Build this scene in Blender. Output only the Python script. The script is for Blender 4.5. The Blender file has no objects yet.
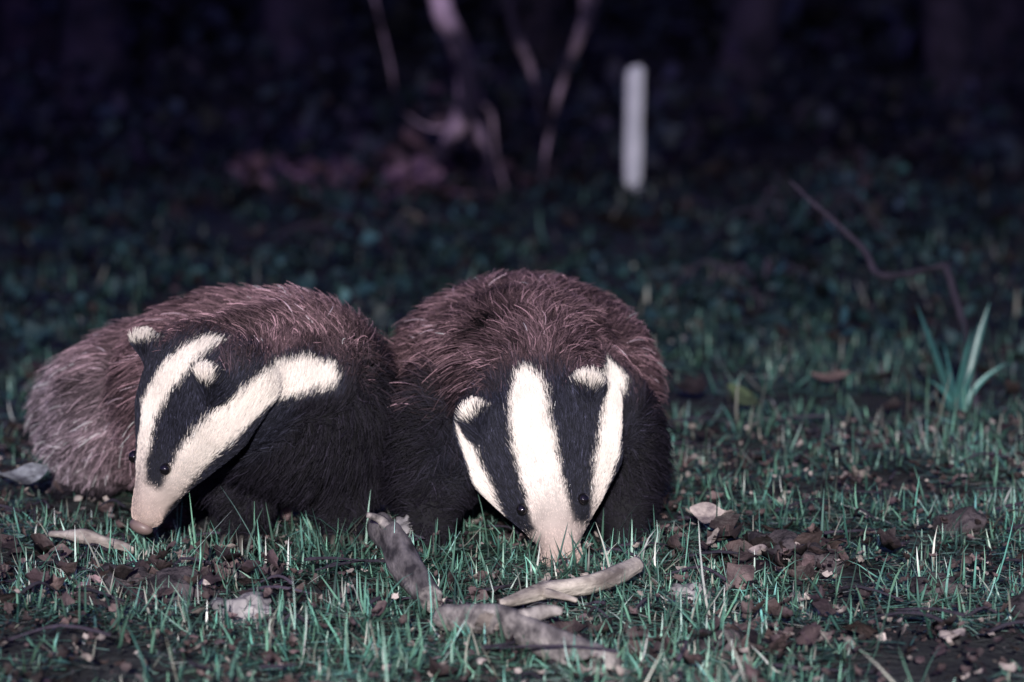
import bpy, math, numpy as np, random
from mathutils import Vector, Matrix, noise
from mathutils.bvhtree import BVHTree
from mathutils.kdtree import KDTree
rng = np.random.default_rng(11)
random.seed(5)
scene = bpy.context.scene
COL = scene.collection

# ------------------------------------------------------------------ helpers
def sstep(a, b, x):
    t = np.clip((x - a) / (b - a), 0, 1)
    return t * t * (3 - 2 * t)

def nz(v):
    v = np.asarray(v, float)
    return v / (np.linalg.norm(v, axis=-1, keepdims=True) + 1e-12)

def np_mesh(name, V, F, C=None, mat=None, smooth=True, parent=None):
    V = np.asarray(V, np.float32); F = np.asarray(F, np.int32); k = F.shape[1]
    me = bpy.data.meshes.new(name)
    me.vertices.add(len(V)); me.vertices.foreach_set("co", V.ravel())
    me.loops.add(F.size); me.loops.foreach_set("vertex_index", F.ravel())
    me.polygons.add(len(F)); me.polygons.foreach_set("loop_start", np.arange(len(F), dtype=np.int32) * k)
    me.update(calc_edges=True); me.validate()
    if smooth:
        me.polygons.foreach_set("use_smooth", np.ones(len(me.polygons), bool))
    if C is not None:
        a = me.color_attributes.new("Col", "FLOAT_COLOR", "POINT")
        C4 = np.ones((len(V), 4), np.float32); C4[:, :3] = C
        a.data.foreach_set("color", C4.ravel())
    ob = bpy.data.objects.new(name, me); COL.objects.link(ob)
    if mat: me.materials.append(mat)
    if parent: ob.parent = parent
    return ob

def empty(name, loc=(0, 0, 0)):
    e = bpy.data.objects.new(name, None); COL.objects.link(e); e.empty_display_size = .1
    return e

def new_mat(name):
    m = bpy.data.materials.new(name); m.use_nodes = True
    nt = m.node_tree; return m, nt, nt.nodes["Principled BSDF"]

def noise_mat(name, c1, c2, scale=10, rough=.8, bump=.3, bscale=60, attr=False, detail=6, dist=.01, spec=.3, ramp=(.35, .68), stretch=None):
    m, nt, b = new_mat(name)
    tc = nt.nodes.new("ShaderNodeTexCoord"); vec = tc.outputs["Object"]
    if stretch:
        mp = nt.nodes.new("ShaderNodeMapping"); mp.inputs["Scale"].default_value = stretch; mp.inputs["Rotation"].default_value = (0, 0, .2)
        nt.links.new(vec, mp.inputs["Vector"]); vec = mp.outputs["Vector"]
    n = nt.nodes.new("ShaderNodeTexNoise"); n.inputs["Scale"].default_value = scale; n.inputs["Detail"].default_value = detail
    nt.links.new(vec, n.inputs["Vector"])
    r = nt.nodes.new("ShaderNodeValToRGB")
    r.color_ramp.elements[0].position = ramp[0]; r.color_ramp.elements[1].position = ramp[1]
    r.color_ramp.elements[0].color = (*c1, 1); r.color_ramp.elements[1].color = (*c2, 1)
    nt.links.new(n.outputs["Fac"], r.inputs["Fac"])
    out = r.outputs["Color"]
    if attr:
        a = nt.nodes.new("ShaderNodeAttribute"); a.attribute_name = "Col"
        mx = nt.nodes.new("ShaderNodeMix"); mx.data_type = 'RGBA'; mx.blend_type = 'MULTIPLY'; mx.inputs[0].default_value = 1
        nt.links.new(a.outputs["Color"], mx.inputs[6]); nt.links.new(out, mx.inputs[7]); out = mx.outputs[2]
    nt.links.new(out, b.inputs["Base Color"])
    b.inputs["Roughness"].default_value = rough
    b.inputs["Specular IOR Level"].default_value = spec
    n2 = nt.nodes.new("ShaderNodeTexNoise"); n2.inputs["Scale"].default_value = bscale; n2.inputs["Detail"].default_value = 8
    nt.links.new(vec, n2.inputs["Vector"])
    bp = nt.nodes.new("ShaderNodeBump"); bp.inputs["Strength"].default_value = bump; bp.inputs["Distance"].default_value = dist
    nt.links.new(n2.outputs["Fac"], bp.inputs["Height"]); nt.links.new(bp.outputs["Normal"], b.inputs["Normal"])
    return m

def gh(x, y):
    x = np.asarray(x, float); y = np.asarray(y, float)
    h = .007 * np.sin(3.1 * x + 1.3 * y + .5) + .005 * np.sin(7 * x - 5 * y) + .004 * np.sin(17 * x + 13 * y + 2) + .003 * np.sin(31 * x - 23 * y)
    far = sstep(5, 9, y)
    h = h + far * (.014 * np.sin(1.7 * x + .8 * y) + .008 * np.sin(3.3 * x - 2.1 * y + 1))
    return h + 2.2 * sstep(15, 38, y)

# ------------------------------------------------------------------ materials
M_soil = noise_mat("soil", (.010, .009, .013), (.035, .038, .040), 11, .95, .9, 70, dist=.02)
M_grass = noise_mat("grass_blade", (.75, .8, .8), (1.1, 1.15, 1.1), 25, .40, .1, 60, attr=True, spec=.5)
M_leaf = noise_mat("dead_leaf", (.35, .32, .36), (1.25, 1.2, 1.2), 55, .65, .8, 120, attr=True, dist=.005, spec=.35)
M_bark = noise_mat("stick_bark", (.04, .034, .038), (.34, .30, .29), 70, .85, .7, 220, dist=.004, ramp=(.36, .66), detail=10, stretch=(1, .16, 1))
M_wood = noise_mat("bare_wood", (.16, .13, .12), (.54, .47, .42), 60, .75, .7, 200, dist=.004, ramp=(.36, .62), stretch=(.5, .22, 1))
M_birch = noise_mat("pale_bark", (.015, .010, .025), (.70, .50, .60), 4.2, .8, .6, 30, dist=.02, ramp=(.44, .62))
M_dark = noise_mat("dark_bark", (.010, .009, .016), (.05, .038, .06), 6, .9, .8, 30, dist=.03)
M_post = noise_mat("weathered_post", (.74, .75, .74), (.92, .92, .90), 12, .8, .4, 50, dist=.004)
M_foliage = noise_mat("foliage", (.6, .6, .7), (1.2, 1.2, 1.2), 3, .6, .1, 20, attr=True)
M_stone = noise_mat("stone", (.12, .11, .12), (.34, .31, .32), 30, .85, .6, 60, dist=.006)

def fur_mat():
    m, nt, b = new_mat("badger_fur")
    a = nt.nodes.new("ShaderNodeAttribute"); a.attribute_name = "root_col"
    c = nt.nodes.new("ShaderNodeAttribute"); c.attribute_name = "tip_col"
    h = nt.nodes.new("ShaderNodeHairInfo")
    mx = nt.nodes.new("ShaderNodeMix"); mx.data_type = 'RGBA'
    nt.links.new(h.outputs["Intercept"], mx.inputs[0])
    nt.links.new(a.outputs["Color"], mx.inputs[6]); nt.links.new(c.outputs["Color"], mx.inputs[7])
    nt.links.new(mx.outputs[2], b.inputs["Base Color"])
    b.inputs["Roughness"].default_value = .6; b.inputs["Specular IOR Level"].default_value = .14
    return m
M_fur = fur_mat()
M_skin = noise_mat("badger_skin", (.85, .85, .85), (1.05, 1.05, 1.05), 60, .8, .4, 200, attr=True, dist=.003)
def plain(name, col, rough, spec=.5):
    m = noise_mat(name, tuple(c * .8 for c in col), col, 90, rough, .15, 300, dist=.001, spec=spec); return m
M_eye = plain("eye_gloss", (.006, .005, .006), .06, .8)
M_nose = plain("nose_skin", (.20, .14, .13), .45)
M_nostril = plain("nostril", (.01, .008, .01), .5)
M_claw = plain("claw", (.07, .06, .055), .5)

# ------------------------------------------------------------------ ground
xs = np.unique(np.round(np.concatenate([np.arange(-1.3, 1.3, .018), -1.3 - np.geomspace(.03, 150, 45), 1.3 + np.geomspace(.03, 150, 45)]), 4))
ys = np.unique(np.round(np.concatenate([np.arange(2.4, 5.6, .018), 2.4 - np.geomspace(.05, 60, 25), 5.6 + np.geomspace(.03, 200, 90)]), 4))
X, Y = np.meshgrid(xs, ys)
Z = gh(X, Y)
det = np.array([noise.fractal(Vector((x * 9, y * 9, 0)), 1.0, 2.0, 4) if (abs(x) < 3 and 2 < y < 14) else 0 for x, y in zip(X.ravel(), Y.ravel())]).reshape(X.shape)
Z = Z + det * .010
nx, ny = len(xs), len(ys)
idx = np.arange(nx * ny).reshape(ny, nx)
F = np.stack([idx[:-1, :-1], idx[:-1, 1:], idx[1:, 1:], idx[1:, :-1]], -1).reshape(-1, 4)
ground = np_mesh("ground", np.stack([X, Y, Z], -1).reshape(-1, 3), F, mat=M_soil)

# ------------------------------------------------------------------ grass
def nfield(x, y, s, off=0):
    return np.array([noise.noise(Vector((a * s + off, b * s, off * .7))) for a, b in zip(x, y)])

def blades(cx, cy, L, W, az, lean, curve, col, colt, z0=None):
    n = len(cx); lev = 5
    t = np.linspace(0, 1, lev)[None, :]
    d = np.stack([np.cos(az), np.sin(az), 0 * az], -1)
    sa = az + np.pi / 2 + rng.normal(0, .5, n); side = np.stack([np.cos(sa), np.sin(sa), 0 * az], -1)
    ang = lean[:, None] + curve[:, None] * t
    dx = np.sin(ang); dz = np.cos(ang)
    hx = np.cumsum(dx, 1) - dx[:, :1]; hz = np.cumsum(dz, 1) - dz[:, :1]
    hx = hx / (lev - 1) * L[:, None]; hz = hz / (lev - 1) * L[:, None]
    z = gh(cx, cy) if z0 is None else z0
    base = np.stack([cx, cy, z - .004], -1)
    P = base[:, None, :] + d[:, None, :] * hx[..., None]; P[..., 2] += hz
    P[..., 2] = np.maximum(P[..., 2], (z + .002)[:, None] + rng.uniform(0, .010, (n, 1)))
    w = W[:, None] * (1 - t ** 2.2) * .5 + .0001
    A = P + side[:, None, :] * w[..., None]; B = P - side[:, None, :] * w[..., None]
    B[..., 2] += w * .35
    V = np.stack([A, B], 2).reshape(n, lev * 2, 3)
    b = (np.arange(n) * lev * 2)[:, None, None]
    q = np.array([[2 * i, 2 * i + 1, 2 * i + 3, 2 * i + 2] for i in range(lev - 1)])[None]
    F = (b + q).reshape(-1, 4)
    tt = np.repeat(t, n, 0)[..., None]
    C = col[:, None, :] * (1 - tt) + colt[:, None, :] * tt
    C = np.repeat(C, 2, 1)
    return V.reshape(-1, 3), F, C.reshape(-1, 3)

def grass_region(nt, x0, x1, y0, y1, wide, per, Lr, Wr, thr, dim=1.0, fade=None):
    y = rng.uniform(y0, y1, nt)
    if wide: x = rng.uniform(-1, 1, nt) * (.35 + .20 * y)
    else: x = rng.uniform(x0, x1, nt)
    f = nfield(x, y, 4.0, 3.1) + .9 * nfield(x, y, 13, 8.2)
    keep = f + rng.normal(0, .13, nt) > thr
    x, y, f = x[keep], y[keep], f[keep]
    x = np.repeat(x, per); y = np.repeat(y, per); f = np.repeat(f, per)
    tuft_az = np.repeat(rng.uniform(0, 2 * np.pi, len(x) // per), per); tuft_b = np.repeat(rng.lognormal(0, .5, len(x) // per), per)
    n = len(x)
    s = .014 if not wide else .03
    x = x + rng.normal(0, s, n); y = y + rng.normal(0, s, n)
    L = rng.uniform(*Lr, n) * (1 + .9 * np.clip(f, -.3, .5)); W = rng.uniform(*Wr, n)
    long = rng.random(n) < .06; L = np.where(long, L * 1.8, L)
    az = tuft_az + rng.normal(0, 1.1, n); lean = np.abs(rng.normal(.95, .5, n)); cv = rng.normal(.7, .9, n)
    if fade: dim = dim * (1 - fade * (y - y0) / (y1 - y0))  # blade colour darkens with distance: flash falloff painted in
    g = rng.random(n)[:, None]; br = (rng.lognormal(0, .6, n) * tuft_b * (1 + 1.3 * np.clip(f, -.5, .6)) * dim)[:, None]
    col = (np.array([.019, .056, .048]) * (1 - g) + np.array([.055, .108, .078]) * g) * br
    dead = (rng.random(n) < .17)[:, None]
    col = np.where(dead, np.array([.15, .14, .125]) * br * .8, col)
    pal = (rng.random(n) < .04)[:, None]
    dd = np.broadcast_to(np.asarray(dim), (n,))[:, None]
    col = np.where(pal, np.array([.16, .24, .20]) * dd, col)
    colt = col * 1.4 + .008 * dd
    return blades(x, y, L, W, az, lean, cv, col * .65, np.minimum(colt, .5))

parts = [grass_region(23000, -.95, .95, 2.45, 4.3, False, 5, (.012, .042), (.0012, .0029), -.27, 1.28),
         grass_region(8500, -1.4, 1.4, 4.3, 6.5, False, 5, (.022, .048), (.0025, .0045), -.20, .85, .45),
         grass_region(9000, 0, 0, 6.5, 16, True, 5, (.03, .06), (.005, .010), -.05, .40, .65)]  # farther bands get darker blades, light falloff put into the colour
def longer(n, fx, fy):
    x = fx(n); y = fy(n); g = rng.random(n)[:, None]
    col = (np.array([.025, .070, .060]) * (1 - g) + np.array([.08, .145, .11]) * g) * rng.lognormal(.1, .4, n)[:, None]
    return blades(x, y, rng.uniform(.04, .085, n), rng.uniform(.0018, .0034, n), rng.uniform(0, 6.28, n), np.abs(rng.normal(.5, .4, n)), rng.normal(.9, .6, n), col * .7, col * 1.3)
parts += [longer(120, lambda n: rng.normal(-.19, .05, n), lambda n: rng.normal(3.40, .05, n)),
          longer(90, lambda n: rng.normal(.03, .07, n), lambda n: rng.normal(3.31, .03, n)),
          longer(130, lambda n: rng.normal(.27, .10, n), lambda n: rng.normal(3.58, .10, n)),
          longer(160, lambda n: rng.normal(-.28, .14, n), lambda n: rng.normal(3.0, .12, n)),
          longer(160, lambda n: rng.uniform(-.6, .7, n), lambda n: rng.uniform(2.6, 4.2, n)),
          longer(90, lambda n: rng.normal(.38, .10, n), lambda n: rng.normal(3.1, .10, n))]
Vs, Fs, Cs, o = [], [], [], 0
for V, F, C in parts:
    Vs.append(V); Fs.append(F + o); Cs.append(C); o += len(V)
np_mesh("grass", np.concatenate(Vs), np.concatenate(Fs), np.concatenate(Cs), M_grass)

# ------------------------------------------------------------------ leaf-shaped faces
def leaf_batch(P, size, asp, az, tilt, roll, curl, col, jagg=.22):
    n = len(P); U = np.linspace(0, 1, 6); Wd = np.array([-1, 0, 1.])
    prof = np.sin(np.pi * np.clip(U * .94 + .03, 0, 1)) ** .75
    u = (U - .5)[None, :, None] * np.ones((n, 1, 3)); w = (Wd[None, None, :] * prof[None, :, None]) * .5 * asp[:, None, None]
    jag = 1 + rng.normal(0, jagg, (n, 6, 3)); w = w * jag + rng.normal(0, .05, (n, 1, 1)) * u * 4
    zz = curl[:, None, None] * (u ** 2 * 1.6 + (np.abs(w) * 1.2)) + rng.normal(0, .05, (n, 6, 3))
    loc = np.stack([u, w, zz], -1) * size[:, None, None, None]
    def rot(L, a, i, j):
        c = np.cos(a)[:, None, None]; s = np.sin(a)[:, None, None]
        A = L[..., i] * c - L[..., j] * s; B = L[..., i] * s + L[..., j] * c
        L = L.copy(); L[..., i] = A; L[..., j] = B; return L
    loc = rot(loc, roll, 1, 2); loc = rot(loc, tilt, 0, 2); loc = rot(loc, az, 0, 1)
    V = (loc + P[:, None, None, :]).reshape(-1, 3)
    q = []
    for i in range(5):
        for j in range(2): q.append([i * 3 + j, i * 3 + j + 1, (i + 1) * 3 + j + 1, (i + 1) * 3 + j])
    F = ((np.arange(n) * 18)[:, None, None] + np.array(q)[None]).reshape(-1, 4)
    return V, F, np.repeat(col, 18, 0)

def litter(n, fx, fy, smin, smax, pale=.12, lift=.012, dim=1):
    x = fx(n); y = fy(n)
    s = rng.uniform(smin, smax, n)
    P = np.stack([x, y, gh(x, y) + lift * rng.uniform(.2, 1.4, n)], -1)
    g = rng.random(n)[:, None]; br = rng.lognormal(0, .5, n)[:, None] * dim
    col = (np.array([.032, .021, .026]) * (1 - g) + np.array([.090, .064, .062]) * g) * br
    p = (rng.random(n) < pale)[:, None]
    col = np.where(p, np.array([.31, .27, .25]) * br ** .5, col)
    return leaf_batch(P, s, rng.uniform(.5, 1.0, n), rng.uniform(0, 6.28, n), rng.normal(0, .45, n), rng.normal(0, .5, n), rng.uniform(-.4, .9, n), col, .3)

L = [litter(460, lambda n: rng.uniform(-.9, .9, n), lambda n: rng.uniform(2.5, 4.5, n), .012, .032, .08, .015),
     litter(8500, lambda n: rng.uniform(-.9, .9, n), lambda n: rng.uniform(2.5, 4.6, n), .003, .012, .20, .019),
     litter(60, lambda n: rng.normal(.28, .05, n), lambda n: rng.normal(3.42, .06, n), .015, .038, .03, .022, .8),
     litter(90, lambda n: rng.normal(-.36, .08, n), lambda n: rng.normal(3.18, .10, n), .015, .035, .05, .022),
     litter(40, lambda n: rng.normal(.20, .08, n), lambda n: rng.normal(2.95, .05, n), .015, .035, .1, .022),
     litter(600, lambda n: rng.uniform(-1.8, 1.8, n), lambda n: rng.uniform(4.5, 9, n), .02, .05, .02, .02, .45),
     litter(1800, lambda n: rng.uniform(-4.5, 4.5, n), lambda n: rng.uniform(9, 20, n), .05, .11, .01, .04, .32)]  # distant litter tinted darker to paint in the weaker flash
Vs, Fs, Cs, o = [], [], [], 0
for V, F, C in L:
    Vs.append(V); Fs.append(F + o); Cs.append(C); o += len(V)
np_mesh("leaf_litter", np.concatenate(Vs), np.concatenate(Fs), np.concatenate(Cs), M_leaf, smooth=False)

def one_leaf(x, y, size, az, col, z=.03, curl=.5, asp=.5):
    P = np.array([[x, y, float(gh(x, y)) + z]])
    V, F, C = leaf_batch(P, np.array([size]), np.array([asp]), np.array([az]), np.array([.15]), np.array([.5]), np.array([curl]), np.array([col]), .3)
    ob = np_mesh("fallen_leaf", V, F, C, M_leaf)
    s = ob.modifiers.new("s", "SUBSURF"); s.levels = 2; s.render_levels = 2
one_leaf(.222, 3.50, .058, -.5, (.44, .38, .35), asp=.6)
one_leaf(.262, 3.40, .036, -1.0, (.34, .29, .28), .02)
one_leaf(.495, 5.02, .06, .2, (.14, .10, .09))
one_leaf(.325, 4.66, .06, 1.2, (.07, .10, .05), .04, asp=.8)
one_leaf(-.59, 3.80, .085, 2.9, (.26, .28, .33), .035)

# ------------------------------------------------------------------ tubes
def tube(points, radii, sides=12, sub=6, rough=.12, seed=0, taper=.05):
    P = np.array(points, float); R = np.array(radii, float); n = len(P)
    Q, RR = [], []
    for i in range(n - 1):
        p0 = P[max(i - 1, 0)]; p1 = P[i]; p2 = P[i + 1]; p3 = P[min(i + 2, n - 1)]
        for k in range(sub):
            t = k / sub
            Q.append(.5 * ((2 * p1) + (-p0 + p2) * t + (2 * p0 - 5 * p1 + 4 * p2 - p3) * t * t + (-p0 + 3 * p1 - 3 * p2 + p3) * t ** 3)); RR.append(R[i] * (1 - t) + R[i + 1] * t)
    Q.append(P[-1]); RR.append(R[-1]); Q = np.array(Q); RR = np.array(RR)
    t0 = nz(Q[0] - Q[1]); t1 = nz(Q[-1] - Q[-2])
    Q = np.vstack([Q[0] + t0 * RR[0] * .3, Q[0], Q[1:], Q[-1] + t1 * RR[-1] * .3]); RR = np.concatenate([[RR[0] * taper], RR, [RR[-1] * taper]])
    m = len(Q); T = nz(np.gradient(Q, axis=0)); up = np.array([.13, .21, .97]) if abs(T[m // 2][2]) < .8 else np.array([1., .1, 0])
    A = nz(np.cross(T, up)); B = np.cross(T, A)
    V = []; arc = 0
    for i in range(m):
        if i: arc += np.linalg.norm(Q[i] - Q[i - 1])
        for j in range(sides):
            a = 2 * math.pi * j / sides
            d = A[i] * math.cos(a) + B[i] * math.sin(a)
            sc = 1 / max(RR.max(), 1e-4)
            f = 1 + rough * noise.noise(Vector((math.cos(a) * 1.0 + seed, math.sin(a) * 1.0, arc * sc * .15))) * 1.6 + rough * .8 * noise.noise(Vector((math.cos(a) * 3 + seed, math.sin(a) * 3, arc * sc * .2)))
            V.append(Q[i] + d * RR[i] * f)
    F = [[i * sides + j, i * sides + (j + 1) % sides, (i + 1) * sides + (j + 1) % sides, (i + 1) * sides + j] for i in range(m - 1) for j in range(sides)]
    return np.array(V), np.array(F)

def join(lst):
    Vs, Fs, o = [], [], 0
    for V, F in lst: Vs.append(V); Fs.append(F + o); o += len(V)
    return np.concatenate(Vs), np.concatenate(Fs)

# foreground sticks
V, F = join([tube([(-.142, 3.47, .034), (-.128, 3.37, .037), (-.106, 3.22, .030), (-.078, 3.08, .020)], [.0145, .0165, .015, .012], 26, 14, .16, 1),
             tube([(-.125, 3.34, .04), (-.135, 3.36, .055), (-.150, 3.35, .062)], [.007, .005, .003], 10, 5, .2, 2)])
np_mesh("broken_stick", V, F, mat=M_bark)
V, F = join([tube([(-.065, 2.99, .018), (-.01, 2.94, .022), (.035, 2.87, .016), (.085, 2.79, .010)], [.012, .015, .0145, .012], 26, 14, .16, 4),
             tube([(.01, 2.91, .030), (.03, 2.925, .034), (.045, 2.92, .035)], [.009, .006, .003], 10, 5, .3, 6)])
np_mesh("broken_stick", V, F, mat=M_bark)
V, F = join([tube([(-.01, 3.06, .018), (.035, 3.11, .023), (.085, 3.15, .025), (.125, 3.22, .030)], [.004, .0085, .0095, .008], 18, 12, .25, 9),
             tube([(.03, 3.10, .022), (.045, 3.085, .022), (.062, 3.08, .018)], [.005, .004, .002], 8, 6, .3, 3)])
np_mesh("bare_wood_branch", V, F, mat=M_wood)
V, F = tube([(-.50, 3.49, .022), (-.46, 3.45, .026), (-.43, 3.43, .022), (-.40, 3.40, .018)], [.003, .007, .006, .003], 12, 8, .35, 12)
np_mesh("bare_wood_branch", V, F, mat=M_wood)
# twigs
tw = []
for i in range(170):
    x = rng.uniform(-.8, .8); y = rng.uniform(2.7, 4.6); a = rng.uniform(0, 6.28); l = rng.uniform(.02, .11); z = float(gh(x, y)) + rng.uniform(.012, .030)
    tw.append(tube([(x, y, z), (x + l * .5 * math.cos(a), y + l * .5 * math.sin(a), z + rng.uniform(.0, .012)), (x + l * math.cos(a + .3), y + l * math.sin(a + .3), z)], [.0020, .0016, .0008], 6, 3, .2, i))
tw.append(tube([(.66, 4.95, .22), (.57, 5.0, .20), (.545, 5.05, .24), (.48, 5.1, .30), (.44, 5.15, .34)], [.006, .006, .005, .004, .002], 8, 5, .2, 77))
tw.append(tube([(.66, 4.95, .22), (.69, 4.9, .1), (.70, 4.88, -.02)], [.006, .007, .007], 8, 5, .2, 78))
V, F = join(tw); np_mesh("fallen_twigs", V, F, mat=M_dark)

# stones / clods
def stone(name, x, y, r, sc, mat, seed):
    import bmesh
    bm = bmesh.new(); bmesh.ops.create_icosphere(bm, subdivisions=4, radius=1)
    for v in bm.verts:
        f = 1 + .45 * noise.noise(v.co * 1.3 + Vector((seed, 0, 0))) + .3 * noise.noise(v.co * 3.1 + Vector((0, seed, 0))) + .12 * noise.noise(v.co * 8 + Vector((0, seed, 0)))
        v.co = Vector((v.co.x * sc[0] * f * r, v.co.y * sc[1] * f * r, v.co.z * sc[2] * f * r))
    me = bpy.data.meshes.new(name); bm.to_mesh(me); bm.free()
    me.polygons.foreach_set("use_smooth", np.ones(len(me.polygons), bool))
    ob = bpy.data.objects.new(name, me); COL.objects.link(ob); me.materials.append(mat)
    ob.location = (x, y, float(gh(x, y)) + r * sc[2] * .45)
stone("stone", -.255, 3.07, .028, (1.1, .8, .6), M_stone, 3)
stone("stone", -.118, 3.51, .024, (.8, .8, 1), M_stone, 8)
stone("stone", .175, 3.22, .018, (1.2, .8, .7), M_stone, 5)
M_clod = noise_mat("clod_soil", (.012, .009, .014), (.09, .072, .080), 30, .95, 1, 90, dist=.012)
for i, (x, y, r) in enumerate([(.285, 3.45, .028), (.32, 3.38, .022), (.24, 3.36, .018), (-.33, 3.16, .03), (-.39, 3.22, .025), (.42, 3.2, .02), (.19, 2.93, .022), (.5, 3.05, .022), (-.29, 3.28, .018), (.50, 3.6, .025)]):
    stone("earth_clod", x, y, r, (1.2, 1, .8), M_clod, i + 20)

# ------------------------------------------------------------------ daffodil clump
def daffodil():
    e = empty("daffodil_plant"); Vs, Fs, Cs, o = [], [], [], 0
    specs = [(-.068, -.02, .185, .10, .013, .3), (.050, .02, .185, .12, .011, -.4), (-.020, .03, .125, .2, .011, .6), (.026, -.03, .150, .1, .010, .2), (.0, .05, .17, .1, .008, .9),
             (-.05, -.05, .075, .9, .010, .3), (.070, .0, .095, .8, .010, -.3), (.012, -.06, .10, .4, .009, .0), (-.08, .03, .05, 1.2, .009, .4), (.035, .06, .15, .2, .009, -.8)]
    for (dx, dy, h, bend, wd, fc) in specs:
        m = 14; bx = .664 + rng.normal(0, .008); by = 4.80 + rng.normal(0, .008); g = float(gh(bx, by))
        c = np.array([.042, .125, .12]) * rng.uniform(.6, 1.5)
        for i in range(m):
            t = i / (m - 1)
            p = np.array([bx + dx * t ** (1 + bend), by + dy * t ** (1 + bend), g - .01 + h * (t * (1 + bend * .5) - bend * .5 * t * t)])
            s = np.array([math.cos(fc + .6 * t), math.sin(fc + .6 * t), 0]) * wd * .5 * (min(1, .75 + t) * (1 - t ** 5) + .03); nrm = np.array([s[1], -s[0], 0]) * .35
            Vs += [p - s, p + nrm, p + s]; Cs += [c * (.7 + .6 * t)] * 3
        for i in range(m - 1):
            for j in range(2): Fs.append([o + i * 3 + j, o + i * 3 + j + 1, o + (i + 1) * 3 + j + 1, o + (i + 1) * 3 + j])
        o += m * 3
    np_mesh("leaves", np.array(Vs), np.array(Fs), np.array(Cs), M_grass, parent=e)
daffodil()

# ------------------------------------------------------------------ post
def post():
    import bmesh
    bm = bmesh.new(); bmesh.ops.create_cube(bm, size=1)
    for v in bm.verts:
        v.co = Vector((v.co.x * .076, v.co.y * .07, v.co.z * .66))
    bmesh.ops.bevel(bm, geom=list(bm.edges), offset=.014, segments=4, affect='EDGES')
    bmesh.ops.subdivide_edges(bm, edges=[e for e in bm.edges if abs(e.verts[0].co.z - e.verts[1].co.z) > .3], cuts=12)
    for v in bm.verts:
        t = v.co.z / .66 + .5
        v.co.x *= .80 + .10 * t; v.co.y *= .85 + .10 * t
        v.co.x += .006 * noise.noise(v.co * 7); v.co.z += (.01 * v.co.x / .04) if t > .9 else 0
    me = bpy.data.meshes.new("wooden_post"); bm.to_mesh(me); bm.free()
    ob = bpy.data.objects.new("wooden_post", me); COL.objects.link(ob); me.materials.append(M_post)
    ob.location = (.483, 13.0, float(gh(.483, 13.)) + .175); ob.rotation_euler = (0, math.radians(.8), .15)
post()

# ------------------------------------------------------------------ trees
def grow(base, direc, length, r, depth, seed, out, tips):
    p = Vector(base); d = Vector(direc).normalized(); pts = [tuple(p)]; n = 5
    for i in range(n):
        d = (d + Vector((random.gauss(0, .16), random.gauss(0, .16), random.gauss(.05, .08)))).normalized()
        p = p + d * length / n; pts.append(tuple(p))
        if depth > 0 and i >= (1 if depth < 3 else 2):
            for _ in range(1 if depth > 1 else 2):
                dd = (d * .5 + Vector((random.uniform(-1, 1), random.uniform(-1, 1), random.uniform(-.2, .8)))).normalized()
                grow(p, dd, length * random.uniform(.4, .6), r * .45, depth - 1, seed + i, out, tips)
    rad = [r * (1 - .75 * i / n) for i in range(n + 1)]
    if r > .1: rad[0] *= 1.35
    out.append(tube(pts, rad, 10 if r > .03 else 5, 3 if r > .03 else 2, .15, seed))
    if depth <= 1: tips.append(tuple(p)); tips.append(pts[3])

def foliage(tips, per, spread, size, col, parent):
    T = np.repeat(np.array(tips), per, 0); n = len(T)
    P = T + rng.normal(0, spread, (n, 3))
    br = rng.lognormal(0, .5, n)[:, None]
    V, F, C = leaf_batch(P, rng.uniform(size * .6, size * 1.3, n), rng.uniform(.4, .7, n), rng.uniform(0, 6.28, n), rng.normal(0, .8, n), rng.normal(0, .8, n), rng.uniform(0, .4, n), np.array(col) * br)
    np_mesh("foliage", V, F, C, M_foliage, parent=parent)

def tree(name, x, y, h, r, lean, seed, mat=M_dark, col=(.03, .05, .045)):
    random.seed(seed); e = empty(name); out, tips = [], []
    grow((x, y, float(gh(x, y)) - .1), (lean, random.uniform(-.1, .1), 1), h, r, 3, seed, out, tips)
    V, F = join(out); np_mesh("trunk_and_limbs", V, F, mat=mat, parent=e)
    foliage(tips, 5, .22, .11, col, e)

for i, (x, y, h, r, ln) in enumerate([(-2.2, 17, 6, .16, .05), (-1.3, 20, 7, .2, -.05), (1.2, 18, 6.5, .15, .1), (2.3, 16.5, 6, .14, -.1), (.3, 22, 7, .18, .03), (3.1, 21, 7, .22, 0), (-3.2, 22, 7, .2, .08)]):
    tree("woodland_tree", x, y, h, r, ln, 40 + i)

# the pale, multi-stemmed coppiced tree
e = empty("coppiced_birch_tree"); out = []; tips = []
out.append(tube([(-.40, 12.1, -.10), (-.34, 12.1, .06), (-.25, 12.05, .19), (-.175, 12, .34), (-.165, 12, .467), (-.21, 12, .61), (-.266, 12, .75), (-.32, 12.1, 1.3), (-.2, 12.2, 2.1), (-.1, 12.2, 3.2)], [.022, .022, .026, .040, .045, .036, .038, .034, .025, .012], 12, 5, .25, 1))
out.append(tube([(-.05, 12, -.08), (-.08, 12, .12), (-.13, 12, .3), (-.168, 12, .42)], [.014, .015, .018, .02], 10, 5, .25, 2))
out.append(tube([(.10, 12.3, -.08), (.13, 12.3, .2), (.195, 12.2, .467), (.25, 12.1, .615), (.285, 12.1, .75), (.25, 12.1, 1.2), (.4, 12.2, 2.0), (.5, 12.3, 3)], [.004, .006, .012, .026, .032, .024, .018, .01], 10, 5, .25, 3))
out.append(tube([(-.168, 12, .40), (-.08, 12.05, .33), (-.06, 12.1, .18), (.0, 12.2, -.05)], [.008, .007, .006, .006], 8, 5, .25, 5))
out.append(tube([(.12, 12.35, .25), (.07, 12.35, .486), (.03, 12.3, .58), (-.005, 12.3, .69), (-.06, 12.3, 1.1), (-.1, 12.4, 1.8)], [.004, .014, .018, .018, .014, .006], 8, 5, .25, 6))
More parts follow.
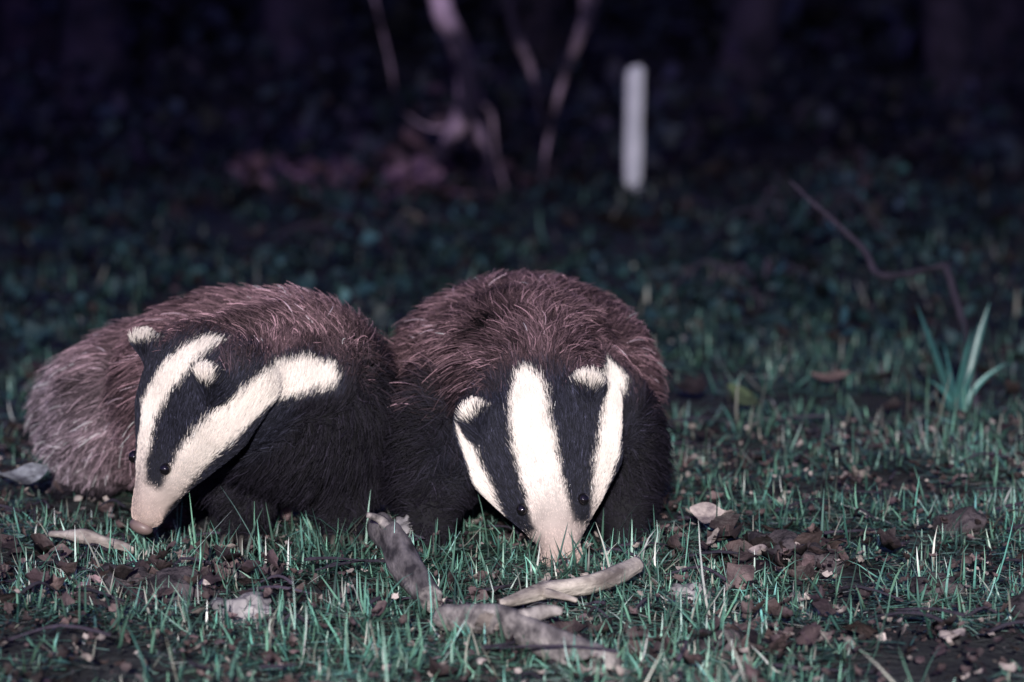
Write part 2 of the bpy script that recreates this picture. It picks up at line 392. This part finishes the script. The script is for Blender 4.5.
out.append(tube([(-.19, 12, .30), (-.30, 12.1, .27), (-.42, 12.1, .36), (-.46, 12.1, .55), (-.6, 12.2, 1.1)], [.004, .004, .003, .003, .002], 8, 5, .25, 7))
random.seed(9)
for p in [(-.1, 12.2, 3.1), (.5, 12.3, 2.9), (-.1, 12.4, 1.8), (-.2, 12.2, 2.1), (.4, 12.2, 2.0)]:
    for k in range(3): grow(p, (random.uniform(-1, 1), random.uniform(-.6, .6), random.uniform(.3, 1)), .9, .012, 1, k, out, tips)
V, F = join(out); np_mesh("stems", V, F, mat=M_birch, parent=e)
foliage(tips, 6, .15, .07, (.03, .06, .045), e)

# undergrowth + hedge at the wood edge
def mass(name, n, fx, fy, fz, size, c1, c2, s=1.6):
    x = fx(n); y = fy(n); z = gh(x, y) + fz(n, x, y)
    f = nfield(x, z * 1.5 + y * .3, s, 5.5); k = f > -.12
    x, y, z, f = x[k], y[k], z[k], f[k]; n = len(x)
    g = rng.random(n)[:, None]; br = rng.lognormal(0, .5, n)[:, None] * (.5 + 2.2 * np.clip(f + .1, 0, 1))[:, None]
    col = (np.array(c1) * (1 - g) + np.array(c2) * g) * br
    V, F, C = leaf_batch(np.stack([x, y, z], -1), rng.uniform(size * .6, size * 1.4, n), rng.uniform(.4, .8, n), rng.uniform(0, 6.28, n), rng.normal(0, .8, n), rng.normal(0, .8, n), rng.uniform(0, .5, n), col)
    np_mesh(name, V, F, C, M_foliage)
mass("hedge", 26000, lambda n: rng.uniform(-9, 9, n), lambda n: rng.normal(24, 1.6, n), lambda n, x, y: rng.uniform(0, 1, n) ** 1.2 * (3.2 + .8 * np.sin(x * 1.7)), .20, (.016, .014, .032), (.016, .022, .036))
mass("undergrowth", 9000, lambda n: rng.uniform(-5, 5, n), lambda n: rng.uniform(13.5, 20, n), lambda n, x, y: np.abs(rng.normal(0, .22, n)), .09, (.020, .014, .026), (.009, .019, .024))
mass("ground_ivy", 6500, lambda n: rng.uniform(-2.6, 2.8, n), lambda n: rng.uniform(5.6, 13, n), lambda n, x, y: np.abs(rng.normal(0, .03, n)) + .01, .036, (.007, .020, .022), (.015, .034, .034), 3.2)  # ivy leaf colour lowered to imitate the flash dying away
# dark bramble clumps standing in the rough grass on the right
def bramble(cx, cy, sx, h, n, seed):
    x = rng.normal(cx, sx, n); y = rng.normal(cy, sx * 1.6, n)
    z = gh(x, y) + h * rng.random(n) * np.exp(-((x - cx) / sx / 1.4) ** 2)
    g = rng.random(n)[:, None]; br = rng.lognormal(0, .6, n)[:, None]
    col = (np.array([.010, .014, .020]) * (1 - g) + np.array([.016, .045, .046]) * g) * br
    e = empty("bramble_bush")
    V, F, C = leaf_batch(np.stack([x, y, z], -1), rng.uniform(.02, .05, n), rng.uniform(.5, .8, n), rng.uniform(0, 6.28, n), rng.normal(0, .7, n), rng.normal(0, .7, n), rng.uniform(0, .5, n), col)
    np_mesh("leaves", V, F, C, M_foliage, parent=e)
    out = []
    for k in range(9):
        a = rng.uniform(0, 6.28); r = sx * rng.uniform(.8, 1.8); g0 = float(gh(cx, cy))
        out.append(tube([(cx, cy, g0), (cx + .5 * r * math.cos(a), cy + .5 * r * math.sin(a), g0 + h * rng.uniform(.7, 1.2)), (cx + r * math.cos(a), cy + r * math.sin(a), g0 + .02)], [.005, .004, .002], 6, 6, .1, k))
    V, F = join(out); np_mesh("canes", V, F, mat=M_dark, parent=e)
bramble(.72, 8.2, .16, .16, 420, 1)
bramble(.52, 6.8, .12, .10, 260, 2)
bramble(1.05, 9.5, .2, .25, 420, 3)
bramble(-.35, 8.5, .2, .12, 260, 4)
def pile(cx, cy, sx, sy, n, h, k=1.0):
    x = rng.normal(cx, sx, n); y = rng.normal(cy, sy, n)
    z = gh(x, y) + h * np.exp(-((x - cx) / sx) ** 2) * rng.random(n)
    g = rng.random(n)[:, None]
    col = (np.array([.07, .04, .06]) * (1 - g) + np.array([.30, .18, .24]) * g) * k
    V, F, C = leaf_batch(np.stack([x, y, z], -1), rng.uniform(.05, .12, n), rng.uniform(.5, .8, n), rng.uniform(0, 6.28, n), rng.normal(0, .6, n), rng.normal(0, .6, n), rng.uniform(0, .5, n), col)
    np_mesh("leaf_pile", V, F, C, M_leaf)
pile(-.72, 12.6, .12, .2, 50, .16)
pile(-.36, 12.0, .10, .2, 45, .16, .9)
pile(-1.0, 13.5, .3, .3, 30, .1, .7)
pile(-.25, 13.2, .25, .3, 60, .45, .5)

# ------------------------------------------------------------------ badgers
import bmesh
def build_badger(cfg):
    root = empty("badger")
    bm = bmesh.new()
    def ell(c, r, axes=None, sub=3):
        M = Matrix.Identity(3)
        if axes is not None: M = Matrix(axes).transposed()
        S = Matrix.Diagonal(Vector(r)); T = Matrix.Translation(Vector(c)) @ (M @ S).to_4x4()
        bmesh.ops.create_icosphere(bm, subdivisions=sub, radius=1, matrix=T)
    def cap(a, b, ra, rb):
        a = np.array(a, float); b = np.array(b, float); n = max(3, int(np.linalg.norm(b - a) / (.3 * min(ra, rb))) + 1)
        for t in np.linspace(0, 1, n):
            r = ra * (1 - t) + rb * t; ell(a * (1 - t) + b * t, (r, r, r), None, 2 if r < .03 else 3)
    N = np.array(cfg['nose']); f = nz(cfg['f']); v = np.array(cfg['v'], float); v = nz(v - f * np.dot(v, f)); w = np.cross(f, v)
    H = lambda s, lat, up: N - f * s + v * lat + w * up
    ax = [tuple(f), tuple(v), tuple(w)]
    # head: long wedge from the nose to the broad skull
    ell(H(.012, 0, 0), (.017, .024, .017), ax)
    cap(H(.020, 0, 0), H(.055, 0, .001), .022, .029)
    cap(H(.055, 0, .001), H(.095, 0, .002), .029, .041)
    cap(H(.026, 0, -.016), H(.10, 0, -.022), .012, .028)     # lower jaw
    ell(H(.15, 0, 0), (.078, .070, .055), ax)
    for sd in (-1, 1):
        cap(H(.040, sd * .008, -.002), H(.125, sd * .042, -.006), .020, .040)
        cap(H(.125, sd * .042, -.006), H(.175, sd * .044, -.010), .040, .046)
        ell(H(.070, sd * .024, .014), (.024, .012, .011), ax)  # brow
    for (es, el, eu) in cfg['ears']:
        sg = 1 if el > 0 else -1
        ell(H(es - .006, el - sg * .004, eu - .012), (.018, .019, .012), ax)   # ear pinna
        ell(H(es, el, eu), (.013, .018, .012), ax)
        ell(H(es + .003, el + sg * .001, eu + .010), (.009, .014, .009), ax)
    for e_ in cfg['ell']: ell(*e_)
    for c_ in cfg['cap']: cap(*c_)
    me = bpy.data.meshes.new("tmp"); bm.to_mesh(me); bm.free()
    ob = bpy.data.objects.new("tmp", me); COL.objects.link(ob)
    m = ob.modifiers.new("r", "REMESH"); m.mode = 'VOXEL'; m.voxel_size = .005
    dg = bpy.context.evaluated_depsgraph_get(); dg.update()
    ev = ob.evaluated_get(dg); me2 = bpy.data.meshes.new_from_object(ev)
    bpy.data.objects.remove(ob)
    n = len(me2.vertices); V = np.empty(n * 3); me2.vertices.foreach_get("co", V); V = V.reshape(-1, 3)
    E = np.empty(len(me2.edges) * 2, int); me2.edges.foreach_get("vertices", E); E = E.reshape(-1, 2)
    deg = np.bincount(E.ravel(), minlength=n)[:, None]
    def headw(P, j=0):
        s = (N - P) @ f; lat = (P - N) @ v; up = (P - N) @ w
        return (1 - sstep(cfg['hs'], cfg['hs'] + .04, s + j + .35 * np.maximum(0, -up - .02))) * (1 - sstep(.105, .13, np.abs(lat))) * (1 - sstep(.07, .10, -up))
    hw = headw(V)[:, None]; wt = .5 * (1 - hw) + .14 * hw
    for _ in range(28):
        A = np.zeros_like(V)
        np.add.at(A, E[:, 0], V[E[:, 1]]); np.add.at(A, E[:, 1], V[E[:, 0]])
        V = V + wt * (A / deg - V)
    me2.vertices.foreach_set("co", V.astype(np.float32).ravel()); me2.update()
    me2.name = "body"; body = bpy.data.objects.new("body", me2); COL.objects.link(body); body.parent = root
    me2.polygons.foreach_set("use_smooth", np.ones(len(me2.polygons), bool))
    me2.calc_loop_triangles()
    tri = np.empty(len(me2.loop_triangles) * 3, int); me2.loop_triangles.foreach_get("vertices", tri); tri = tri.reshape(-1, 3)
    VN = np.empty(n * 3); me2.vertex_normals.foreach_get("vector", VN); VN = VN.reshape(-1, 3)
    bvh = BVHTree.FromPolygons([tuple(p) for p in V], [tuple(t) for t in tri])
    # ---- markings: poly-lines lying on the coat
    lines = []
    def on_front(x, z):
        h = bvh.ray_cast(Vector((x, 2.0, z)), Vector((0, 1, 0)))
        return np.array(h[0]) if h[0] is not None else np.array(bvh.find_nearest(Vector((x, N[1] + .04, z)))[0])
    for ln in cfg['stripes']:
        a = np.array(ln); k = np.linspace(0, len(a) - 1, (len(a) - 1) * 5 + 1)
        xi, zi, ri = [np.interp(k, np.arange(len(a)), a[:, c]) for c in range(3)]
        lines.append(([on_front(x, z) for x, z in zip(xi, zi)], list(ri)))
    for sd in cfg['hidden_cheeks']:
        pts = [(.05, .035, -.005, .008), (.08, .055, -.012, .013), (.12, .085, -.014, .016), (.16, .095, -.010, .019), (.20, .1, -.004, .019)]
        lines.append(([np.array(bvh.find_nearest(Vector(H(s, sd * l, u)))[0]) for s, l, u, r in pts], [p[3] for p in pts]))
    for (es, el, eu) in cfg['ears']:      # white-tipped ears
        sg = 1 if el > 0 else -1
        lines.append(([H(es + .010, el - sg * .012, eu + .010), H(es + .006, el + sg * .002, eu + .018), H(es - .004, el + sg * .014, eu + .012)], [.006, .0085, .007]))
    def sdist(P):
        best = np.full(len(P), 9.)
        for pts, rr in lines:
            for a, b, ra, rb in zip(pts[:-1], pts[1:], rr[:-1], rr[1:]):
                ab = b - a; t = np.clip(((P - a) @ ab) / (ab @ ab + 1e-9), 0, 1)
                d = np.linalg.norm(P - (a + t[:, None] * ab), axis=1) - (ra * (1 - t) + rb * t)
                best = np.minimum(best, d)
        s = (N - P) @ f; up = (P - N) @ w
        tip = np.maximum(s - .040, -.008 - up)        # pale muzzle tip
        return np.minimum(best, tip)
    def coat(P, j1, j2):
        sd = sdist(P) + .003 * np.array([noise.noise(Vector(p) * 80) for p in P])
        sw = (1 - sstep(-.003, .004, sd + j1))[:, None]
        nearc = 1 - sstep(.004, .016, sd + j2 * .3)
        hc_ = np.maximum(headw(P, j2), nearc)[:, None]
        hw = np.maximum(headw(P, j2), 1 - sstep(.012, .035, sd))[:, None]
        bw = cfg['brown'](P, j2)[:, None]
        nn = np.array([noise.noise(Vector(p) * 22) + .8 * noise.noise(Vector(p) * 70) for p in P])[:, None]
        n3 = np.array([noise.noise(Vector(p) * 35 + Vector((4, 4, 4))) for p in P])[:, None]
        grey = cfg['pale'](P)[:, None]
        br_root = np.array([.024, .0145, .018]) * (1 - grey) + np.array([.09, .075, .09]) * grey
        br_tip = np.array([.094, .054, .061]) * (1 - grey) + np.array([.25, .215, .25]) * grey
        blk = np.array([.006, .005, .008]); hb = np.array([.010, .010, .016]); wh = np.array([.85, .755, .695])
        rt = blk * (1 - bw) + br_root * bw * (1 + .9 * nn); tp = blk * 1.6 * (1 - bw) + br_tip * bw * (1 + .9 * nn)
        rt = rt * (1 - hc_) + hb * hc_; tp = tp * (1 - hc_) + hb * 1.6 * hc_
        s = ((N - P) @ f)[:, None]
        pk = 1 - sstep(.0, .10, s); whc = (wh * (1 - pk) + np.array([.58, .44, .39]) * pk) * (1 + .18 * n3)
        rt = rt * (1 - sw) + whc * .75 * sw; tp = tp * (1 - sw) + whc * sw
        return rt, tp, hw[:, 0], sw[:, 0], bw[:, 0]
    z0 = np.zeros(n); rt, tp, *_ = coat(V, z0, z0)
    a = me2.color_attributes.new("Col", "FLOAT_COLOR", "POINT"); C4 = np.ones((n, 4), np.float32); C4[:, :3] = np.clip(rt, 0, 1) * .75; a.data.foreach_set("color", C4.ravel())
    me2.materials.append(M_skin)
    # ---- fur
    a0, a1, a2 = V[tri[:, 0]], V[tri[:, 1]], V[tri[:, 2]]
    area = .5 * np.linalg.norm(np.cross(a1 - a0, a2 - a0), axis=1); ct = (a0 + a1 + a2) / 3
    hwt = np.maximum(headw(ct), 1 - sstep(.012, .035, sdist(ct))); dens = area * (1 + 5 * hwt); dens[ct[:, 2] < 0] = 0
    K = cfg['hairs']; ti = rng.choice(len(tri), K, p=dens / dens.sum())
    r1 = np.sqrt(rng.random(K))[:, None]; r2 = rng.random(K)[:, None]
    P = a0[ti] * (1 - r1) + a1[ti] * r1 * (1 - r2) + a2[ti] * r1 * r2
    Nn = nz(VN[tri[ti, 0]] * (1 - r1) + VN[tri[ti, 1]] * r1 * (1 - r2) + VN[tri[ti, 2]] * r1 * r2)
    rt, tp, hw, sw, bw = coat(P, rng.normal(0, .0022, K), rng.normal(0, .012, K))
    lum = rng.lognormal(0, .42, K)[:, None]
    s = (N - P) @ f
    flow_b = nz(np.array(cfg['tail'])[None] + np.zeros((K, 3)) + np.array([0, 0, -.55]))
    flow_h = nz(-f[None] + np.zeros((K, 3)))
    fl = nz(flow_b * (1 - hw[:, None]) + flow_h * hw[:, None])
    q = P * 26
    sw_n = np.stack([np.sin(q[:, 1] + 1.7 * np.sin(q[:, 2])), np.sin(q[:, 2] * 1.2 + 2 * np.sin(q[:, 0])), np.sin(q[:, 0] * .9 + 1.6 * np.sin(q[:, 1]))], -1)
    fl = fl + .18 * sw_n * (1 - hw[:, None]) + rng.normal(0, 1, (K, 3)) * (.32 * (1 - hw) + .15 * hw)[:, None]
    T = nz(fl - Nn * np.sum(fl * Nn, 1, keepdims=True))
    leg = 1 - sstep(.03, .10, P[:, 2])
    Lb = .034 * (1 - leg) + .012 * leg
    Lh = .0045 + .010 * sstep(.03, .17, s)
    Ln = (Lb * (1 - hw) + Lh * hw) * rng.uniform(.6, 1.25, K)
    Ln = np.where(hw < .5, Ln * (.55 + .45 * sstep(.03, .10, sdist(P))), Ln)
    guard = (rng.random(K) < .16) & (hw < .3); Ln = np.where(guard, Ln * 1.3, Ln)
    lum2 = np.where((guard & (bw > .4))[:, None], lum * 2.0, lum)
    rtv = rt * np.where(sw[:, None] > .5, 1, lum); tpv = tp * np.where(sw[:, None] > .5, rng.uniform(.72, 1.05, (K, 1)), lum2 ** 1.4)
    nb = .78 * (1 - hw) + .32 * hw
    kp = 5; t = np.linspace(0, 1, kp)[None, :, None]
    Pt = P[:, None] - Nn[:, None] * .001 + Ln[:, None, None] * (Nn[:, None] * nb[:, None, None] * (t - .35 * t ** 2) + T[:, None] * (.55 * t + .35 * t ** 2) + np.array([0, 0, -.16]) * t ** 2 * (1 - hw)[:, None, None])
    bi = np.where(hw < .4)[0]; gi = rng.choice(bi, 4200, replace=False)
    kd = KDTree(len(gi))
    for i, g in enumerate(gi): kd.insert(tuple(P[g]), i)
    kd.balance()
    own = np.array([gi[kd.find(tuple(P[i]))[1]] for i in bi])
    pull = (rng.uniform(.1, .55, len(bi))[:, None, None]) * (t ** 1.5)
    Pt[bi] = Pt[bi] * (1 - pull) + (P[bi][:, None] * .25 * (1 - t) + Pt[own] * (1 - .25 * (1 - t))) * pull
    tpv[bi] *= (.75 + .5 * rng.random(len(P)))[own][:, None]
    rr = (.00050 * (1 - hw) + .00046 * hw)[:, None] * (1 - .75 * np.linspace(0, 1, kp)[None, :] ** 1.5)
    hc = bpy.data.hair_curves.new("fur"); hc.add_curves([kp] * K)
    hc.attributes["position"].data.foreach_set("vector", Pt.astype(np.float32).ravel())
    ra = hc.attributes.get("radius") or hc.attributes.new("radius", "FLOAT", "POINT"); ra.data.foreach_set("value", rr.astype(np.float32).ravel())
    for nm, cc in (("root_col", rtv), ("tip_col", tpv)):
        at = hc.attributes.new(nm, "FLOAT_COLOR", "CURVE"); c4 = np.ones((K, 4), np.float32); c4[:, :3] = np.clip(cc, 0, .92); at.data.foreach_set("color", c4.ravel())
    fo = bpy.data.objects.new("fur", hc); COL.objects.link(fo); hc.materials.append(M_fur); fo.parent = root
    # ---- eyes, nose, claws
    def ball(name, c, r, mat, axes=ax):
        b2 = bmesh.new(); T = Matrix.Translation(Vector(c)) @ (Matrix(axes).transposed() @ Matrix.Diagonal(Vector(r))).to_4x4()
        bmesh.ops.create_icosphere(b2, subdivisions=4, radius=1, matrix=T)
        mm = bpy.data.meshes.new(name); b2.to_mesh(mm); b2.free(); mm.polygons.foreach_set("use_smooth", np.ones(len(mm.polygons), bool)); mm.materials.append(mat)
        o = bpy.data.objects.new(name, mm); COL.objects.link(o); o.parent = root; return o
    for nm, sd in (("eye_right", -1), ("eye_left", 1)):
        h = bvh.find_nearest(Vector(H(cfg['eye'], sd * .037, .028)))
        c = np.array(h[0]) + np.array(h[1]) * .0016
        ball(nm, c, (.0066, .0060, .0060), M_eye)
    ball("nose", H(-.003, 0, .001), (.008, .0155, .012), M_nose)
    for sd in (-1, 1): ball("nostril", H(-.0095, sd * .006, .000), (.002, .0030, .0024), M_nostril)
    for (px, py, a) in cfg['paws']:
        cl = []
        for k in range(5):
            o = (k - 2) * .0095; bx = px + o * math.cos(a); by = py - .022 + abs(k - 2) * .003 + o * math.sin(a)
            cl.append(tube([(bx, by, .016), (bx + .1 * o, by - .010, .012), (bx + .15 * o, by - .018, .002)], [.0032, .0026, .0006], 8, 4, .05, k))
        Vc, Fc = join(cl); np_mesh("claws", Vc, Fc, mat=M_claw, parent=root)
    root.location = cfg['loc']
    return root

# --- badger facing the camera, nose in the grass
def toes(px, py, r=.011):
    return [((px + (k - 2) * .0095, py - .018 + abs(k - 2) * .003, .012), (r * .6, r, r * .8)) for k in range(5)]
R = dict(loc=(.004, -.068, -.008), nose=(.050, 3.43, .014), f=(.15, -.50, -.85), v=(.985, .0, .174), hairs=150000, tail=(0, 1, .1), hs=.185, eye=.060,
    ears=[(.165, -.064, .042), (.178, .056, .042)],
    ell=[((.005, 3.70, .155), (.124, .125, .113)), ((.008, 3.88, .165), (.150, .22, .115)), ((.013, 4.08, .155), (.138, .14, .110)),
         ((-.083, 3.64, .12), (.055, .07, .085)), ((.105, 3.65, .12), (.055, .07, .085)), ((.09, 4.10, .10), (.05, .09, .085)), ((-.06, 4.10, .10), (.05, .09, .085))] + toes(-.090, 3.555) + toes(.118, 3.575),
    cap=[((.020, 3.55, .175), (.010, 3.68, .17), .070, .112), ((-.088, 3.64, .10), (-.095, 3.61, .06), .044, .036), ((-.095, 3.61, .06), (-.090, 3.57, .018), .036, .024),
         ((.108, 3.65, .10), (.120, 3.63, .06), .044, .036), ((.120, 3.63, .06), (.118, 3.59, .018), .036, .024),
         ((.11, 4.08, .09), (.12, 4.16, .05), .045, .03), ((.12, 4.16, .05), (.12, 4.10, .015), .026, .02),
         ((-.08, 4.08, .09), (-.09, 4.16, .05), .045, .03), ((-.09, 4.16, .05), (-.09, 4.10, .015), .026, .02),
         ((.02, 4.20, .16), (.03, 4.31, .10), .035, .015)],
    stripes=[[(.013, .198, .013), (.014, .188, .018), (.016, .160, .0205), (.022, .126, .0215), (.032, .0835, .021), (.044, .041, .021)],
             [(-.056, .142, .006), (-.048, .122, .0105), (-.037, .098, .012), (-.022, .074, .0105), (-.004, .050, .006)],
             [(.112, .192, .013), (.107, .172, .0165), (.099, .130, .0145), (.090, .095, .0115), (.078, .052, .006)]],
    hidden_cheeks=[], paws=[(-.090, 3.555, 0), (.118, 3.575, 0)],
    brown=lambda P, j: sstep(.115, .185, P[:, 2] + j - .05 * sstep(3.75, 3.6, P[:, 1]) + .07 * sstep(3.8, 4.1, P[:, 1])),
    pale=lambda P: .03 + 0 * P[:, 0])
build_badger(R)
# --- badger with its head turned and hanging
Lb = dict(loc=(0, -.06, -.002), nose=(-.39, 3.47, .046), f=(-.37, -.155, -.91), v=(.58, -.78, -.103), hairs=160000, tail=(-.75, .65, 0), hs=.182, eye=.060,
    ears=[(.176, -.058, .042), (.164, .072, .040)],
    ell=[((-.250, 3.72, .150), (.110, .125, .113)), ((-.32, 3.83, .150), (.135, .15, .108)), ((-.415, 3.95, .120), (.125, .14, .098)), ((-.465, 4.02, .104), (.105, .13, .086)),
         ((-.20, 3.66, .11), (.058, .07, .085)), ((-.30, 3.68, .11), (.055, .06, .08)), ((-.50, 3.95, .08), (.05, .08, .07))] + toes(-.185, 3.60) + toes(-.295, 3.60),
    cap=[((-.315, 3.51, .195), (-.235, 3.62, .165), .062, .098), ((-.20, 3.65, .09), (-.185, 3.62, .018), .042, .024), ((-.30, 3.66, .09), (-.295, 3.62, .018), .042, .024),
         ((-.51, 3.95, .08), (-.53, 4.02, .05), .045, .03), ((-.53, 4.02, .05), (-.535, 3.96, .015), .026, .02), ((-.36, 4.08, .09), (-.34, 4.12, .015), .05, .02),
         ((-.52, 4.08, .12), (-.58, 4.15, .08), .035, .015)],
    stripes=[[(-.316, .236, .006), (-.329, .230, .010), (-.347, .216, .013), (-.366, .193, .0145), (-.384, .159, .014), (-.3915, .122, .012), (-.396, .085, .012)],
             [(-.200, .190, .013), (-.223, .193, .017), (-.26, .183, .018), (-.29, .160, .0175), (-.318, .136, .016), (-.339, .112, .014), (-.358, .082, .012)]],
    hidden_cheeks=[-1], paws=[(-.185, 3.60, 0), (-.295, 3.60, 0)],
    brown=lambda P, j: sstep(-.02, .05, P[:, 2] + j - (.20 * sstep(-.44, -.34, P[:, 0] - .3 * (P[:, 1] - 3.7)) - .08 * sstep(3.72, 3.85, P[:, 1]))) * sstep(.02, .05, P[:, 2] + 0 * j),
    pale=lambda P: .03 + .50 * sstep(-.38, -.56, P[:, 0]) * (1 - .7 * sstep(.13, .20, P[:, 2])))
build_badger(Lb)

# ------------------------------------------------------------------ world, lights, camera
world = bpy.data.worlds.new("World"); scene.world = world; world.use_nodes = True
nt = world.node_tree; bg = nt.nodes["Background"]
sky = nt.nodes.new("ShaderNodeTexSky"); sky.sky_type = 'NISHITA'; sky.sun_disc = False
sky.sun_elevation = math.radians(35); sky.sun_rotation = math.radians(200)
mx = nt.nodes.new("ShaderNodeMix"); mx.data_type = 'RGBA'; mx.blend_type = 'MULTIPLY'; mx.inputs[0].default_value = 1
mx.inputs[7].default_value = (.55, .42, 1.0, 1)
nt.links.new(sky.outputs[0], mx.inputs[6]); nt.links.new(mx.outputs[2], bg.inputs["Color"]); bg.inputs["Strength"].default_value = .065

sun = bpy.data.lights.new("moonlight", 'SUN'); sun.energy = .03; sun.angle = math.radians(.5); sun.color = (.8, .85, 1)
so = bpy.data.objects.new("moonlight", sun); COL.objects.link(so)
d = Vector((math.sin(math.radians(200)) * math.cos(math.radians(35)), math.cos(math.radians(200)) * math.cos(math.radians(35)), math.sin(math.radians(35))))
so.rotation_euler = d.to_track_quat('Z', 'Y').to_euler(); so.location = d * 30

# the photograph is lit by the photographer's flash gun: one small real lamp above and behind the camera
fl = bpy.data.lights.new("flash_lamp", 'SPOT'); fl.energy = 3500; fl.spot_size = math.radians(28); fl.spot_blend = 1.0; fl.shadow_soft_size = .07; fl.color = (1, .98, .95)
fo = bpy.data.objects.new("flash_lamp", fl); COL.objects.link(fo)
fo.location = (-.15, -3.2, 1.45)
fo.rotation_euler = (Vector((.24, 4.2, .16)) - fo.location).to_track_quat('-Z', 'Y').to_euler()

cam = bpy.data.cameras.new("camera"); co = bpy.data.objects.new("camera", cam); COL.objects.link(co)
co.location = (0, 0, .537); co.rotation_euler = (math.radians(90) - math.atan(285 / 3255), 0, 0)
cam.lens = 114.4; cam.sensor_width = 36; cam.clip_end = 600; cam.clip_start = .05
cam.dof.use_dof = True; cam.dof.focus_distance = 3.32; cam.dof.aperture_fstop = 5.4
scene.camera = co
scene.view_settings.view_transform = 'Standard'; scene.view_settings.look = 'None'; scene.view_settings.exposure = 0
